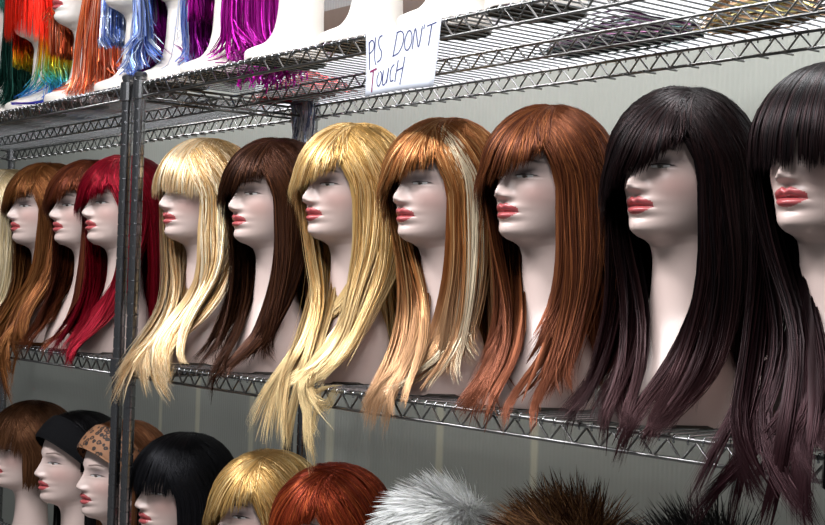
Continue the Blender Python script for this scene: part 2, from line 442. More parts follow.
# ------------------------------------------------------------------ wig fibres
SEC = np.array(sorted([(r[3], r[4], r[0], r[5]) for r in HEAD+CHEST]))
SEC2 = np.array(sorted([(r[3], r[4], r[0], r[5]) for r in [dn(h) for h in HEAD]+FOOT]))
def push_out(P, margin, sec):
    z = P[..., 2]
    W = np.interp(z, sec[:, 0], sec[:, 1]); Fy = np.interp(z, sec[:, 0], sec[:, 2]); By = np.interp(z, sec[:, 0], sec[:, 3])
    inside = (z < sec[-1, 0]+.01) & (z > -.005)
    yc = (Fy+By)/2; ry = (By-Fy)/2
    q = np.sqrt((P[..., 0]/(W+margin))**2 + ((P[..., 1]-yc)/(ry+margin))**2) + 1e-6
    k = np.where(inside & (q < 1), 1/q, 1.)
    P[..., 0] *= k; P[..., 1] = yc + (P[..., 1]-yc)*k
    return P
def catmull(P, n):
    """P (N,K,3) -> (N,n,3)"""
    K = P.shape[1]; t = np.linspace(0, K-1-1e-9, n); i = t.astype(int); f = (t-i)[None, :, None]
    p0 = P[:, np.maximum(i-1, 0)]; p1 = P[:, i]; p2 = P[:, np.minimum(i+1, K-1)]; p3 = P[:, np.minimum(i+2, K-1)]
    return .5*((2*p1)+(-p0+p2)*f+(2*p0-5*p1+4*p2-p3)*f*f+(-p0+3*p1-3*p2+p3)*f**3)
def resample(P, n, cut=None):
    d = np.linalg.norm(np.diff(P, axis=1), axis=2); s = np.concatenate([np.zeros((len(P), 1)), np.cumsum(d, 1)], 1)
    out = np.empty((len(P), n, 3)); tt = np.linspace(0, 1, n)
    for i in range(len(P)):
        for c in range(3): out[i, :, c] = np.interp(tt*s[i, -1]*(1 if cut is None else cut[i]), s[i], P[i, :, c])
    return out, s[:, -1]
def ribbons(P, width, axis_y, colors, r, arch=.45, tilt=.35, minw=.08, twist=0., centre_z=None):
    """P (N,K,3) paths; width (N,); colors (N,K,3) -> verts, quads, colours, uv of arched ribbons facing outwards"""
    N, K, _ = P.shape
    T = np.gradient(P, axis=1); T /= np.linalg.norm(T, axis=2, keepdims=True)+1e-9
    O = P - np.array([0, axis_y, 0]); cz = .385 if centre_z is None else centre_z
    O[..., 2] = np.clip(O[..., 2]-cz, 0, None)
    O /= np.linalg.norm(O, axis=2, keepdims=True)+1e-9
    Sd = np.cross(T, O); Sd /= np.linalg.norm(Sd, axis=2, keepdims=True)+1e-9
    O = np.cross(Sd, T)
    ang = r.normal(0, tilt, (N, 1, 1))
    if twist: ang = ang + r.uniform(-twist, twist, (N, 1, 1))*np.linspace(0, 1, K)[None, :, None] + r.uniform(0, 6.28, (N, 1, 1))*min(1, twist)
    S2 = Sd*np.cos(ang)+O*np.sin(ang); O2 = O*np.cos(ang)-Sd*np.sin(ang)
    t = np.linspace(0, 1, K)
    prof = np.minimum(1, .45+t*4)*np.where(t > .72, minw+(1-minw)*(1-((t-.72)/.28)**1.6), 1)
    w = (width[:, None]*prof[None])[..., None]*.5
    V = np.stack([P-S2*w-O2*w*arch, P+O2*w*arch*.5, P+S2*w-O2*w*arch], 2)      # N,K,3,3
    idx = np.arange(N*K*3).reshape(N, K, 3)
    Q = np.concatenate([np.stack([idx[:, :-1, j], idx[:, :-1, j+1], idx[:, 1:, j+1], idx[:, 1:, j]], -1).reshape(-1, 4) for j in (0, 1)])
    C = np.repeat(colors[:, :, None, :], 3, 2).reshape(-1, 3)
    ln = np.linalg.norm(np.diff(P, axis=1), axis=2).sum(1)
    u = r.uniform(0, 400, N)
    UV = np.stack([np.broadcast_to(u[:, None, None]+np.array([0, .5, 1.])[None, None], (N, K, 3)), np.broadcast_to((t[None]*ln[:, None])[:, :, None], (N, K, 3))], -1).reshape(-1, 2)
    return V.reshape(-1, 3), Q, C, UV

HC = np.array([0, .010, .385]); HA = np.array([.0785, .1035, .1040])
def unit(v): return v/(np.linalg.norm(v, axis=-1, keepdims=True)+1e-9)
def slerp(d0, d1, n, t1=1.0):
    om = np.arccos(np.clip((d0*d1).sum(-1), -1, 1))[:, None, None]+1e-5
    t = np.linspace(0, t1, n)[None, :, None]
    return (np.sin((1-t)*om)*d0[:, None]+np.sin(t*om)*d1[:, None])/np.sin(om)
def dirs(th, ph):
    return np.stack([np.sin(th)*np.sin(ph), -np.sin(th)*np.cos(ph), np.cos(th)], -1)
def pick_colors(r, N, K, spec, phi=None):
    cols = np.array([c for c, w in spec['colors']]); w = np.array([w for c, w in spec['colors']], float)
    b = cols[r.choice(len(cols), N, p=w/w.sum())]*r.uniform(.8, 1.2, (N, 1))
    t = np.linspace(0, 1, K)[None, :, None]
    c = np.repeat(b[:, None], K, 1)
    if 'root' in spec:
        k = 1-sstep(.0, spec.get('rootlen', .25), t); c = c*(1-k)+np.array(spec['root'])*k
    if 'tip' in spec:
        k = sstep(.5, 1., t)*.8; c = c*(1-k)+np.array(spec['tip'])*k
    return np.clip(c, 0, 1)

def cap_mesh(open_face, offs=.004, dz=0.):
    th = np.linspace(.0, 1.9, 26); ph = np.linspace(-PI, PI, 61)[:-1]
    T, Pp = np.meshgrid(th, ph, indexing='ij')
    V = HC+np.array([0,0,-dz])+dirs(T, Pp)*(HA+offs)
    n = len(ph); Q = []
    for i in range(len(th)-1):
        for j in range(n):
            if open_face and abs(ph[j]) < 1.18 and th[i+1] > open_face: continue
            if th[i] > 1.75 and abs(ph[j]) < 1.4: continue
            Q.append((i*n+j, i*n+(j+1) % n, (i+1)*n+(j+1) % n, (i+1)*n+j))
    return V.reshape(-1, 3), Q

def wig(name, loc, rz, spec, label, group, cat='wig', seed=0, kind='bust', sc=1.):
    r = np.random.default_rng(seed)
    root = empty(name, loc, label, cat, group, rz); root.scale = (sc, sc, sc)
    edge = -(loc[1]+.021)/sc
    sec = SEC if kind == 'bust' else SEC2
    dz = 0. if kind == 'bust' else DROP
    tins = spec.get('tinsel', False)
    mat = M[spec.get('mat', 'tinsel' if tins else 'hair')]
    V, Q = cap_mesh(spec.get('cap_open', 1.0), dz=dz)
    cv = np.ones((len(V), 3))*np.array(spec.get('root', spec['colors'][0][0]))*.8
    link(bpy.data.objects.new('cap', mesh('cap', V, Q, mat, colors=cv, uv=np.zeros((len(V), 2)))), root)
    bob = spec.get('bob', False)
    # ---- lengths: clumps
    nC = spec.get('clumps', 46); N = spec.get('n', 1300); part = spec.get('part', .02)
    pmin = math.radians(spec.get('pmin_near', 64)); pminf = math.radians(spec.get('pmin_far', 58))
    arc = (PI-pmin)+(PI-pminf)
    q = (np.arange(nC)+r.uniform(.1, .9, nC))/nC*arc
    cphi = np.where(q < PI-pmin, pmin+q, -(PI-(q-(PI-pmin))))          # near side is +phi
    order = r.permutation(nC)
    cl = {}
    A = np.abs(cphi); near = cphi > 0
    cl['front'] = np.where(near, A < math.radians(spec.get('front_near', 100)), A < math.radians(spec.get('front_far', 120)))
    cl['tip'] = np.where(near, spec.get('tip_near', .03), spec.get('tip_far', -.02)) + r.normal(0, spec.get('ragged', .025), nC)
    cl['tip'] = np.where(cl['front'], cl['tip'], np.maximum(cl['tip'], spec.get('tip_back', .015)+np.abs(r.normal(0, .015, nC))))
    kn = np.linspace(0, 1, max(3, nC//5)); tq = np.linspace(0, 1, nC)
    def smooth(lo, hi): return np.interp(tq, kn, r.uniform(lo, hi, len(kn)))
    cl['wp'] = smooth(0, 7.5)+r.normal(0, .35, nC); cl['wa'] = spec.get('wave', .004)*smooth(.6, 1.4); cl['wf'] = spec.get('wfreq', 2.0)*smooth(.9, 1.12)
    cl['hk'] = spec.get('hook', 0.)*smooth(-1.4, 1.4)*r.uniform(.7, 1.3, nC)
    cl['dx'] = r.normal(0, .012, nC); cl['dy'] = r.normal(0, .010, nC); cl['curl'] = r.normal(0, 1, nC)*spec.get('curl', .012)
    cl['xf'] = r.uniform(*spec.get('xf', (-.25, .60)), nC)
    cl['xn'] = r.uniform(*spec.get('xf_near', (.62, 1.0)), nC)
    def build(N, lay_lo, lay_hi, width, K):
        ci = r.integers(0, nC, N); lay = r.uniform(lay_lo, lay_hi, N)
        phi = cphi[ci]+r.normal(0, math.radians(spec.get('mix', 6.0)), N)
        sgn = np.sign(cphi[ci]); lim = np.where(sgn > 0, pmin, pminf)
        phi = sgn*np.clip(np.abs(phi), lim-.05, PI+.15)
        A = np.abs(phi); back = sstep(1.2, 2.7, A)
        # roots along the parting
        ry = -.055+.085*back+r.normal(0, .012, N); rx = part*(1-back)+r.normal(0, .004, N)+np.where(sgn > 0, .002, -.002)
        d0 = unit(np.stack([rx/HA[0], (ry-HC[1])/HA[1], np.ones(N)*.93], -1))
        th1 = math.radians(97)+r.normal(0, .05, N)
        d1 = dirs(th1, phi)
        o = spec.get('lift', .008)+spec.get('thick', .018)*lay
        D = slerp(d0, d1, 9)
        tt = np.linspace(0, 1, 9)[None, :, None]
        sc = (HA[None, None]+(.006+(o[:, None, None])*(.35+.65*np.sqrt(tt))))
        P = HC[None, None]+D*sc
        E = P[:, -1]; s = np.sign(np.sin(phi)); s[s == 0] = 1
        tip = cl['tip'][ci]+(r.normal(0, .010, N) if tins else r.normal(0, .010, N)); fr = cl['front'][ci]; nr = sgn > 0
        jx = cl['dx'][ci]+r.normal(0, .006, N); jy = cl['dy'][ci]+r.normal(0, .006, N)
        pts = []
        if bob:
            zb = spec.get('bob_z', .275)+r.normal(0, .006, N)
            pts.append(np.stack([E[:, 0]*1.05, E[:, 1]*1.03, np.full(N, .335)], -1))
            pts.append(np.stack([E[:, 0]*1.03, E[:, 1]*1.0, (zb+.335)/2], -1))
            pts.append(np.stack([E[:, 0]*.90+jx*.3, E[:, 1]*.88+jy*.3, zb], -1))
        else:
            sp = np.where(nr, spec.get('spread', 1.)*(1. if tins else 1.13), spec.get('spread', 1.)); fw = np.where(nr, spec.get('fwd_near', .40), spec.get('fwd_far', .95))
            fw = np.where(fr, fw, 0.)
            hz = E[:, 2]
            # 1: below the jaw, 2: neck, 3: collar bone, 4: chest, 5: shelf edge, 6: tip
            xf = np.where(fr, np.where(nr, cl['xn'][ci], cl['xf'][ci]), 1.)
            def xs(k): return E[:, 0]*(1+(xf-1)*k)
            pts.append(np.stack([xs(.15)*1.03+jx*.2, E[:, 1]+jy*.2-.004*fw, np.full(N, .315)], -1))
            pts.append(np.stack([xs(.35)*1.04*sp+jx*.5, E[:, 1]*(1-.3*fw)-.020*fw+jy*.5, np.full(N, .235)], -1))
            pts.append(np.stack([xs(.7)*1.06*sp+jx*.7, E[:, 1]*(1-.7*fw)-.055*fw+jy*.7, np.full(N, .155)], -1))
            x4 = xs(1.)*1.08*sp+jx*.9; y4 = E[:, 1]*(1-.9*fw)-.108*fw+jy*.8
            hang = fr & (tip < .02)
            z4 = np.where(tip > .06, tip+.04, .075)
            pts.append(np.stack([x4, y4, z4], -1))
            y5 = np.where(hang, edge-.010*lay-np.abs(jy)*.5, E[:, 1]*(1-1.0*fw)-.118*fw+jy)
            x5 = x4+jx*.4+cl['curl'][ci]*.6
            z5 = np.where(hang, np.minimum(.016, (tip+.075)/2+.01), tip*.5+z4*.5)
            pts.append(np.stack([x5, y5, z5], -1))
            x6 = x5+jx*.3+cl['curl'][ci]*1.4; y6 = np.where(hang, y5-.003, y5-.006*fw+cl['curl'][ci]*.5)
            pts.append(np.stack([x6, y6, tip], -1))
        pts = np.stack(pts, 1)
        P = np.concatenate([P, pts], 1)
        P = catmull(P, 40)
        # locks: wave along the length, strands gather towards the tip
        t = np.linspace(0, 1, 40)[None]
        hgt = P[..., 2]
        k = 2*PI*cl['wf'][ci][:, None]/.34
        amp = cl['wa'][ci][:, None]*sstep(.34, .12, hgt); ph = cl['wp'][ci][:, None]+k*(.34-hgt)+r.normal(0, .18, (N, 1))
        out = unit(P[..., :2]-np.array([0, .01])); side = np.stack([-out[..., 1], out[..., 0]], -1)
        hook = cl['hk'][ci][:, None]*np.clip((.09-hgt)/.09, 0, 2.2)**2
        P[..., :2] += side*(amp*np.sin(ph)+hook)[..., None]+out*(amp*.6*np.cos(ph)+np.abs(hook)*.25)[..., None]
        ga = spec.get('gather', .42)
        if ga and not bob:
            cen = np.zeros((nC, 40, 2)); cnt = np.zeros(nC)
            np.add.at(cen, ci, P[..., :2]); np.add.at(cnt, ci, 1); cen /= np.maximum(cnt, 1)[:, None, None]
            k = ga*sstep(.45, 1., t)[..., None]
            P[..., :2] = P[..., :2]*(1-k)+cen[ci]*k
        P[..., 2] -= dz*sstep(.0, .0001, np.ones_like(P[..., 2]))*1.0 if dz else 0
        if dz:  # shorter necks: lengths end at the shelf
            lo = np.minimum(P[..., 2], 0)
            P[..., 2] = np.where(P[..., 2] < .06, .06*np.exp((P[..., 2]-.06)/.06), P[..., 2])
        P = push_out(P, (.005+.012*lay)[:, None], sec)
        for _ in range(5): P[:, 1:-1] = .25*P[:, :-2]+.5*P[:, 1:-1]+.25*P[:, 2:]
        if not bob:
            on = (P[..., 1] > edge+.008) & (P[..., 2] < .02)
            P[..., 2] = np.where(on, np.maximum(P[..., 2], .005+.006*lay[:, None]), P[..., 2])
        P, ln = resample(P, K, None if tins else 1-np.minimum(.4, r.exponential(spec.get('layered', .05), N)))
        return P, ci, phi, lay
    W = spec.get('width', .0034)*(1. if tins else .54); N = N if tins else int(N*2.3)
    K = spec.get('K', 20)
    Pi, ci0, ph0, la0 = build(spec.get('n_in', 260), 0, .25, .010, 16)
    Po, ci1, ph1, la1 = build(N, .15, 1., W, K)
    def colour(P, phi, ci):
        N_, K_ = P.shape[:2]
        c = pick_colors(r, N_, K_, spec)
        tint = np.random.default_rng(seed+5).uniform(.86, 1.14, nC)
        c = c*tint[ci][:, None, None]
        if 'zcol' in spec:
            zs = np.array([a for a, _ in spec['zcol']]); cc = np.array([b for _, b in spec['zcol']])
            zz = P[..., 2]+r.normal(0, .012, (N_, 1))
            c = np.stack([np.interp(zz, zs, cc[:, k]) for k in range(3)], -1)*r.uniform(.75, 1.25, (N_, 1, 1))
        if 'back_col' in spec:
            k = (np.abs(phi) > math.radians(spec.get('back_from', 100)))
            c[k] = np.array(spec['back_col'])*r.uniform(.6, 1.4, (k.sum(), 1, 1))
        if 'streak' in spec:
            a0, a1, sc_ = spec['streak']; pd = np.degrees(phi)
            k = (pd > a0) & (pd < a1) & (r.random(N_) < .75)
            c[k] = np.array(sc_)*r.uniform(.9, 1.1, (k.sum(), 1, 1))
        return np.clip(c, 0, 1)
    if tins:
        kw = dict(arch=.15, tilt=.6, minw=.9, twist=5.)
    else:
        kw = dict(arch=.4, tilt=.16)
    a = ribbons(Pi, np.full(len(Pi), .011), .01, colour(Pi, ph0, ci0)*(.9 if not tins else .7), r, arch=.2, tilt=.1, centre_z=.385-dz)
    b = ribbons(Po, W*r.uniform(.6, 1.3, len(Po)), .01, colour(Po, ph1, ci1), r, centre_z=.385-dz, **kw)
    def join(*L):
        Vs, Qs, Cs, Us, o = [], [], [], [], 0
        for v, q_, c, u in L: Vs.append(v); Qs.append(q_+o); Cs.append(c); Us.append(u); o += len(v)
        return np.concatenate(Vs), np.concatenate(Qs), np.concatenate(Cs), np.concatenate(Us)
    v, q_, c, u = join(a, b)
    link(bpy.data.objects.new('hair', mesh('hair', v, q_, mat, colors=c, uv=u)), root)
    # ---- fringe
    ft = spec.get('fringe', None)
    if ft:
        Nf = int(spec.get('nf', 420)*(1. if tins else 1.8))
        lay = r.uniform(0, 1, Nf)
        if ft == 'blunt':
            phi = np.radians(r.uniform(-72, 70, Nf)); A = np.abs(phi)
            d0 = unit(np.stack([phi*.10, r.normal(.05, .08, Nf), np.ones(Nf)], -1))
            zend = spec.get('fz', .375)+r.normal(0, .004, Nf)-.020*sstep(.7, 1.25, A)
        else:                            # swept from the near parting across to the far side
            uq = r.uniform(0, 1, Nf)
            phi = np.radians(52-spec.get('sweep', 118)*uq)
            d0 = unit(np.stack([part/HA[0]*np.ones(Nf)+r.normal(0, .03, Nf), -.50+.55*uq**.7*0+r.uniform(-.12, .42, Nf), np.full(Nf, .93)], -1))
            zend = spec.get('fz', .424)-spec.get('fdrop', .100)*uq**.8+r.normal(0, .006, Nf)-.05*sstep(.8, 1., uq)*r.random(Nf)
        zE = np.maximum(zend+.006, .389) if ft != 'blunt' else np.full(Nf, .389)
        d1 = dirs(np.arccos(np.clip((zE-.385)/.112, -1, .9)), phi)
        D = slerp(d0, d1, 12); tt = np.linspace(0, 1, 12)[None, :, None]
        o = (spec.get('lift', .008)+.012*lay)[:, None, None]*(.4+.6*np.sqrt(tt))+.007
        P = HC+D*(HA+o)
        E = P[:, -1]
        if ft == 'blunt':
            p1 = E.copy(); p1[:, 2] = np.minimum(zend, .380); p1[:, :2] *= 1.0
            P = np.concatenate([P, p1[:, None]], 1)
        else:
            zend = np.minimum(zend, E[:, 2]-.004); p1 = E.copy(); p1[:, 2] = (E[:, 2]+zend)/2; p1[:, 0] -= .010*np.clip((E[:, 2]-zend)/.03, 0, 1); p2 = E.copy(); p2[:, 2] = zend; p2[:, 0] = p2[:, 0]*1.02-.024*(1-.6*uq)*np.clip((E[:, 2]-zend)/.03, 0, 1); p2[:, 1] = p2[:, 1]*.99
            P = np.concatenate([P, p1[:, None], p2[:, None]], 1)
        P[..., 2] -= dz
        P = catmull(P, 22); P, _ = resample(P, 15)
        nf_c = 22; cidx = np.digitize(phi, np.linspace(phi.min(), phi.max(), nf_c))
        off = r.normal(0, .0018, (nf_c+2, 3)); off[:, 2] *= 2.2
        P += off[cidx][:, None]*(np.linspace(0, 1, 15)**2)[None, :, None]
        spf = dict(spec); spf.pop('tip', None)
        if spec.get('fringe_cols'): spf['colors'] = spec['fringe_cols']
        cf = pick_colors(r, Nf, 15, spf)
        if 'zcol' in spec:
            zs = np.array([a_ for a_, _ in spec['zcol']]); cc = np.array([b_ for _, b_ in spec['zcol']])
            cf = np.stack([np.interp(P[..., 2], zs, cc[:, k]) for k in range(3)], -1)*r.uniform(.75, 1.25, (Nf, 1, 1))
        v, q_, c, u = ribbons(P, W*1.15*r.uniform(.7, 1.3, Nf), .01, np.clip(cf, 0, 1), r, centre_z=.385-dz, arch=.4, tilt=.14)
        link(bpy.data.objects.new('fringe', mesh('fringe', v, q_, mat, colors=c, uv=u)), root)
    return root

def fur_wig(loc, rz, spec, label, group, seed, sc=1.):
    r = np.random.default_rng(seed)
    root = empty('fur_wig', loc, label, 'wig', group, rz); root.scale = (sc, sc, sc)
    V, Q = cap_mesh(1.1, .006)
    link(bpy.data.objects.new('cap', mesh('cap', V, Q, M['fur'], colors=np.ones((len(V), 3))*np.array(spec['colors'][0][0])*.7, uv=np.zeros((len(V), 2)))), root)
    N = int(spec.get('n', 3600)*2.2)
    z = r.uniform(-.55, 1, N); ph = r.uniform(-PI, PI, N); th = np.arccos(z)
    keep = ~((np.abs(ph) < 1.05) & (th > 1.15)); th, ph = th[keep], ph[keep]; N = len(th)
    D = dirs(th, ph); P0 = HC+D*(HA+.004)
    L = spec.get('len', .055)*r.uniform(.55, 1.25, N)
    tuft = r.integers(0, 160, N); tv = unit(r.normal(0, 1, (160, 3)))
    fl = unit(D+tv[tuft]*.55+r.normal(0, .25, (N, 3))+np.array([0, 0, .15]))
    cb = spec.get('comb', .35); whorl = unit(np.array([.35, .5, .8])); tang = D-whorl; tang = unit(tang-D*(tang*D).sum(-1, keepdims=True))
    fl = unit(fl*(1-cb)+tang*cb)
    down = np.array([0, 0, -1.])
    K = 6; t = np.linspace(0, 1, K)[None, :, None]
    P = P0[:, None]+fl[:, None]*L[:, None, None]*t+down*(L[:, None, None]*spec.get('droop', .45)*t**2)*(1-np.abs(D[:, None, 2:3]))
    c = pick_colors(r, N, K, spec)
    nrm = np.repeat(unit(D*.75+fl*.4+np.array([0, 0, .15])), K*3, 0)
    v, q_, cc, u = ribbons(P, spec.get('w', .0015)*r.uniform(.6, 1.3, N), .01, c, r, minw=.1, tilt=1.2)
    fm = mesh('fur', v, q_, M['fur'], colors=cc, uv=u); fm.normals_split_custom_set_from_vertices(nrm.astype(np.float32))
    link(bpy.data.objects.new('fur', fm), root)
    return root

def headband(loc, rz, mat, label):
    n = unit(np.array([0, .64, .77])); ex = np.array([1., 0, 0]); ey = np.cross(n, ex)
    lat = np.linspace(-.22, .36, 14); az = np.linspace(0, 2*PI, 73)[:-1]
    V = []
    for o_, ls in ((.026, lat), (.0235, lat[::-1])):
        for l in ls:
            for a in az:
                d = n*l+math.sqrt(1-l*l)*(ex*math.cos(a)+ey*math.sin(a))
                edge = 1-min(1, (min(abs(l+.22), abs(l-.36))/.04))
                V.append(HC+d*(HA+o_-.003*edge*(1 if o_ > .025 else 0)))
    m_ = len(az); R_ = 2*len(lat); Q = np.array([(i*m_+j, i*m_+(j+1) % m_, ((i+1) % R_)*m_+(j+1) % m_, ((i+1) % R_)*m_+j) for i in range(R_) for j in range(m_)])
    o = obj('headband', np.array(V), Q, mat); o.location = loc; o.rotation_euler = (0, 0, rz)
    tag(o, label, 'headband')
    return o

# ------------------------------------------------------------------ middle row
BY = .125
G_BUST = 'mannequin busts on the middle shelf'; G_WIG = 'long wigs on the middle shelf'
bl = [((.68,.45,.22),3),((.82,.62,.38),3),((.36,.19,.065),2),((.90,.76,.54),1)]
ROW = [
 dict(x=-1.035, sc=0.960, lab='pale straight blonde wig hanging at the edge of the frame, past the copper wig', bust='mannequin bust under the pale blonde wig', 
      spec=dict(colors=[((.627,.494,.285),2),((.703,.589,.399),2)], root=(.475,.342,.171), fringe='swept', n=700, tip_far=.05)),
 dict(x=-0.761, sc=0.970, lab='copper brown wavy wig with side-swept fringe, tips hanging below the shelf', bust='mannequin bust under the copper brown wavy wig',
      spec=dict(colors=[((.150,.052,.015),3),((.235,.095,.03),2),((.095,.03,.009),2)], root=(.136,.0442,.0122), fringe='swept', wave=.018, hook=.03, tip_far=-.10, tip_near=-.10, fwd_near=.9, xf_near=(-.2,1.2), front_near=135, curl=.025, n=1200)),
 dict(x=-0.487, sc=0.956, lab='dark auburn wig with heavy fringe, between the copper and crimson wigs', bust='mannequin bust under the dark auburn wig',
      spec=dict(colors=[((.108,.0252,.0108),3),((.1584,.0432,.0158),2),((.0648,.0144,.0072),2)], root=(.072,.0158,.0072), fringe='swept', tip_far=.02, n=1200)),
 dict(x=-0.293, sc=0.958, lab='crimson red wig behind the steel post pair', bust='mannequin bust under the crimson wig',
      spec=dict(colors=[((.198,.0026,.0106),3),((.264,.0053,.0198),2),((.1122,.0013,.0053),2)], root=(.1056,.0013,.0053), fringe='swept', fz=.420, tip_far=.0, tip_near=-.02, fwd_near=.9, xf_near=(.1,.9), n=1300)),
 dict(x=0.108, sc=0.985, lab='light blonde wavy wig with blunt fringe, curled ends over the post', bust='mannequin bust under the light blonde blunt-fringed wig',
      spec=dict(colors=bl, root=(.42,.24,.08), fringe='blunt', fz=.372, wave=.020, wfreq=1.7, curl=.015, hook=.03, xf=(-.7,.3), tip_far=-.03, tip_near=-.04, fwd_near=.9, xf_near=(-.2,1.25), front_near=140, n=1500, clumps=40, part=.0)),
 dict(x=0.400, sc=0.952, lab='dark chocolate brown straight wig beside the light blonde blunt-fringed wig', bust='mannequin bust under the dark chocolate brown wig',
      spec=dict(colors=[((.0374,.0129,.0061),3),((.0612,.0231,.0102),2),((.0204,.0068,.0034),2)], root=(.0408,.0136,.0068), fringe='swept', tip_far=.01, tip_near=.02, fwd_near=.6, n=1400)),
 dict(x=0.674, sc=0.973, lab='golden blonde long wavy wig beside the blonde-streaked copper wig, ends below the rail', bust='mannequin bust under the golden blonde wavy wig',
      spec=dict(colors=[((.66,.41,.15),3),((.80,.57,.28),3),((.38,.20,.06),2)], root=(.42,.23,.06), tip=(.78,.6,.32), fringe='swept', fz=.424, fdrop=.095, wave=.016, curl=.02, hook=.015, xf=(-.7,.25), fwd_near=.75, xf_near=(.15,1.15), front_near=125, tip_far=-.10, tip_near=.02, n=1600, clumps=42)),
 dict(x=0.951, sc=0.949, lab='copper brown straight wig with one pale blonde streak', bust='mannequin bust under the blonde-streaked copper wig',
      spec=dict(colors=[((.2805,.102,.0298),3),((.3825,.17,.0595),2),((.187,.0595,.017),2),((.493,.272,.119),1)], root=(.221,.0723,.0213), tip=(.51,.306,.17), fringe='swept', fz=.426, fdrop=.105, xf=(-.8,.2), tip_far=-.04, tip_near=.03, wave=.005, n=1700, streak=(74,88,(.68,.561,.391)))),
 dict(x=1.214, sc=0.950, lab='glossy chestnut straight wig between the blonde-streaked wig and near-black wig', bust='mannequin bust under the glossy chestnut wig',
      spec=dict(colors=[((.0924,.0264,.0099),3),((.165,.0528,.0178),2),((.0495,.0132,.0059),2)], root=(.1122,.033,.0119), tip=(.1716,.0528,.0264), fringe='swept', fz=.422, xf=(-.6,.3), tip_far=.0, tip_near=.01, fwd_near=.6, n=1800, width=.0032)),
 dict(x=1.493, sc=0.954, lab='near-black brown wig with one long fringe lock swept across the cheek', bust='mannequin bust under the near-black side-swept wig',
      spec=dict(colors=[((.0087,.004,.0043),3),((.0149,.0062,.0062),2),((.005,.0031,.0037),2)], root=(.0062,.0037,.0037), tip=(.0279,.0087,.0099), fringe='swept', fz=.426, fdrop=.135, tip_far=.0, tip_near=-.01, fwd_near=.55, n=2100, width=.003, part=.03)),
 dict(x=1.750, sc=0.964, lab='black-brown wig with heavy blunt fringe down to the eyes, cut by the frame', bust='mannequin bust under the blunt-fringed black-brown wig',
      spec=dict(colors=[((.0081,.004,.0043),3),((.0143,.0062,.0068),2),((.005,.0031,.0037),2)], root=(.0062,.0037,.0043), tip=(.026,.0074,.0099), fringe='blunt', fz=.362, wave=.012, curl=.025, hook=.02, xf=(-.9,.6), xf_near=(.2,.95), tip_far=-.08, tip_near=.0, n=2100, nf=900, width=.003, part=.0)),
]
for i, d in enumerate(ROW):
    loc = (d['x'], BY, SHELF_Z['middle']+.0035)
    rz = d.get('rz', 0.)
    add_bust('bust', loc, rz, 'white painted '+d['bust'], G_BUST, sc=d['sc'])
    wig('long_wig', loc, rz, d['spec'], d['lab'], G_WIG, seed=100+i, sc=d['sc'])

# ------------------------------------------------------------------ lower row
G_B2 = 'mannequin busts on the lower shelf'; G_W2 = 'short wigs on the lower shelf'
LZ = SHELF_Z['lower']+.0035
LOW = [
 dict(x=-0.825, kind='bob', lab='dark brown bob wig with full fringe beside the black headband', b='white mannequin bust wearing the dark brown bob',
      spec=dict(colors=[((.10,.04,.018),3),((.15,.065,.03),2)], root=(.08,.03,.014), fringe='blunt', fz=.378, bob=True, n=800)),
 dict(x=-0.520, kind='long', lab='black wig held back by a wide plain black headband', b='white mannequin bust wearing the plain black headband',
      spec=dict(colors=[((.012,.011,.012),1)], pmin_near=84, pmin_far=84, cap_open=.9, n=700, tip_far=.07, tip_near=.07, front_far=60, front_near=60)),
 dict(x=-0.270, kind='long', lab='brown wig held back by a leopard print headband behind the post', b='white mannequin bust wearing the leopard print headband',
      spec=dict(colors=[((.17,.065,.028),2),((.24,.10,.045),2)], pmin_near=84, pmin_far=84, cap_open=.9, n=900, tip_far=.07, tip_near=.07, front_far=60, front_near=60)),
 dict(x=0.037, kind='long', lab='jet black straight wig with short fringe, just past the posts', b='white mannequin bust wearing the jet black wig',
      spec=dict(colors=[((.010,.010,.012),1)], root=(.008,.008,.009), fringe='blunt', fz=.385, n=1100, tip_far=.08, tip_near=.08)),
 dict(x=0.394, kind='bob', lab='honey blonde short bob wig beside the jet black wig', b='white mannequin bust wearing the honey blonde bob',
      spec=dict(colors=[((.55,.34,.12),3),((.70,.50,.24),2),((.40,.22,.07),2)], root=(.38,.21,.07), fringe='swept', bob=True, n=900)),
 dict(x=0.630, kind='bob', lab='coppery red short bob wig between the honey blonde bob and white fur wig', b='white mannequin bust wearing the coppery red bob',
      spec=dict(colors=[((.24,.035,.012),3),((.36,.07,.02),2),((.15,.02,.008),2)], root=(.19,.025,.01), fringe='swept', bob=True, n=900)),
 dict(x=0.963, kind='fur', lab='fluffy white fur wig', b='white mannequin bust wearing the fluffy white fur wig',
      spec=dict(colors=[((1.,1.,.97),2),((.96,.97,.94),1)], len=.058, comb=.6, droop=.5, n=4600)),
 dict(x=1.272, kind='fur', lab='spiky dark brown fur wig', b='white mannequin bust wearing the brown fur wig',
      spec=dict(colors=[((.10,.045,.018),2),((.17,.085,.035),1),((.04,.016,.008),2)], len=.075, n=4200)),
 dict(x=1.547, kind='fur', lab='spiky black fur wig', b='white mannequin bust wearing the black fur wig',
      spec=dict(colors=[((.012,.011,.011),2),((.03,.027,.026),1)], len=.080, n=4200)),
]
for i, d in enumerate(LOW):
    loc = (d['x'], BY+.005, LZ)
    add_bust('bust', loc, 0, d['b'], G_B2)
    if d['kind'] == 'fur':
        fur_wig(loc, 0, d['spec'], d['lab']+' on the lower shelf, edge of frame', G_W2, 300+i)
    else:
        wig('bob_wig' if d['kind'] == 'bob' else 'long_wig', loc, 0, d['spec'], d['lab'], G_W2, seed=300+i)
headband((-.520, BY+.005, LZ), 0, M['band'], 'wide plain black fabric headband on a white mannequin bust')
headband((-.270, BY+.005, LZ), 0, M['leopard'], 'leopard print headband partly hidden by the steel post')

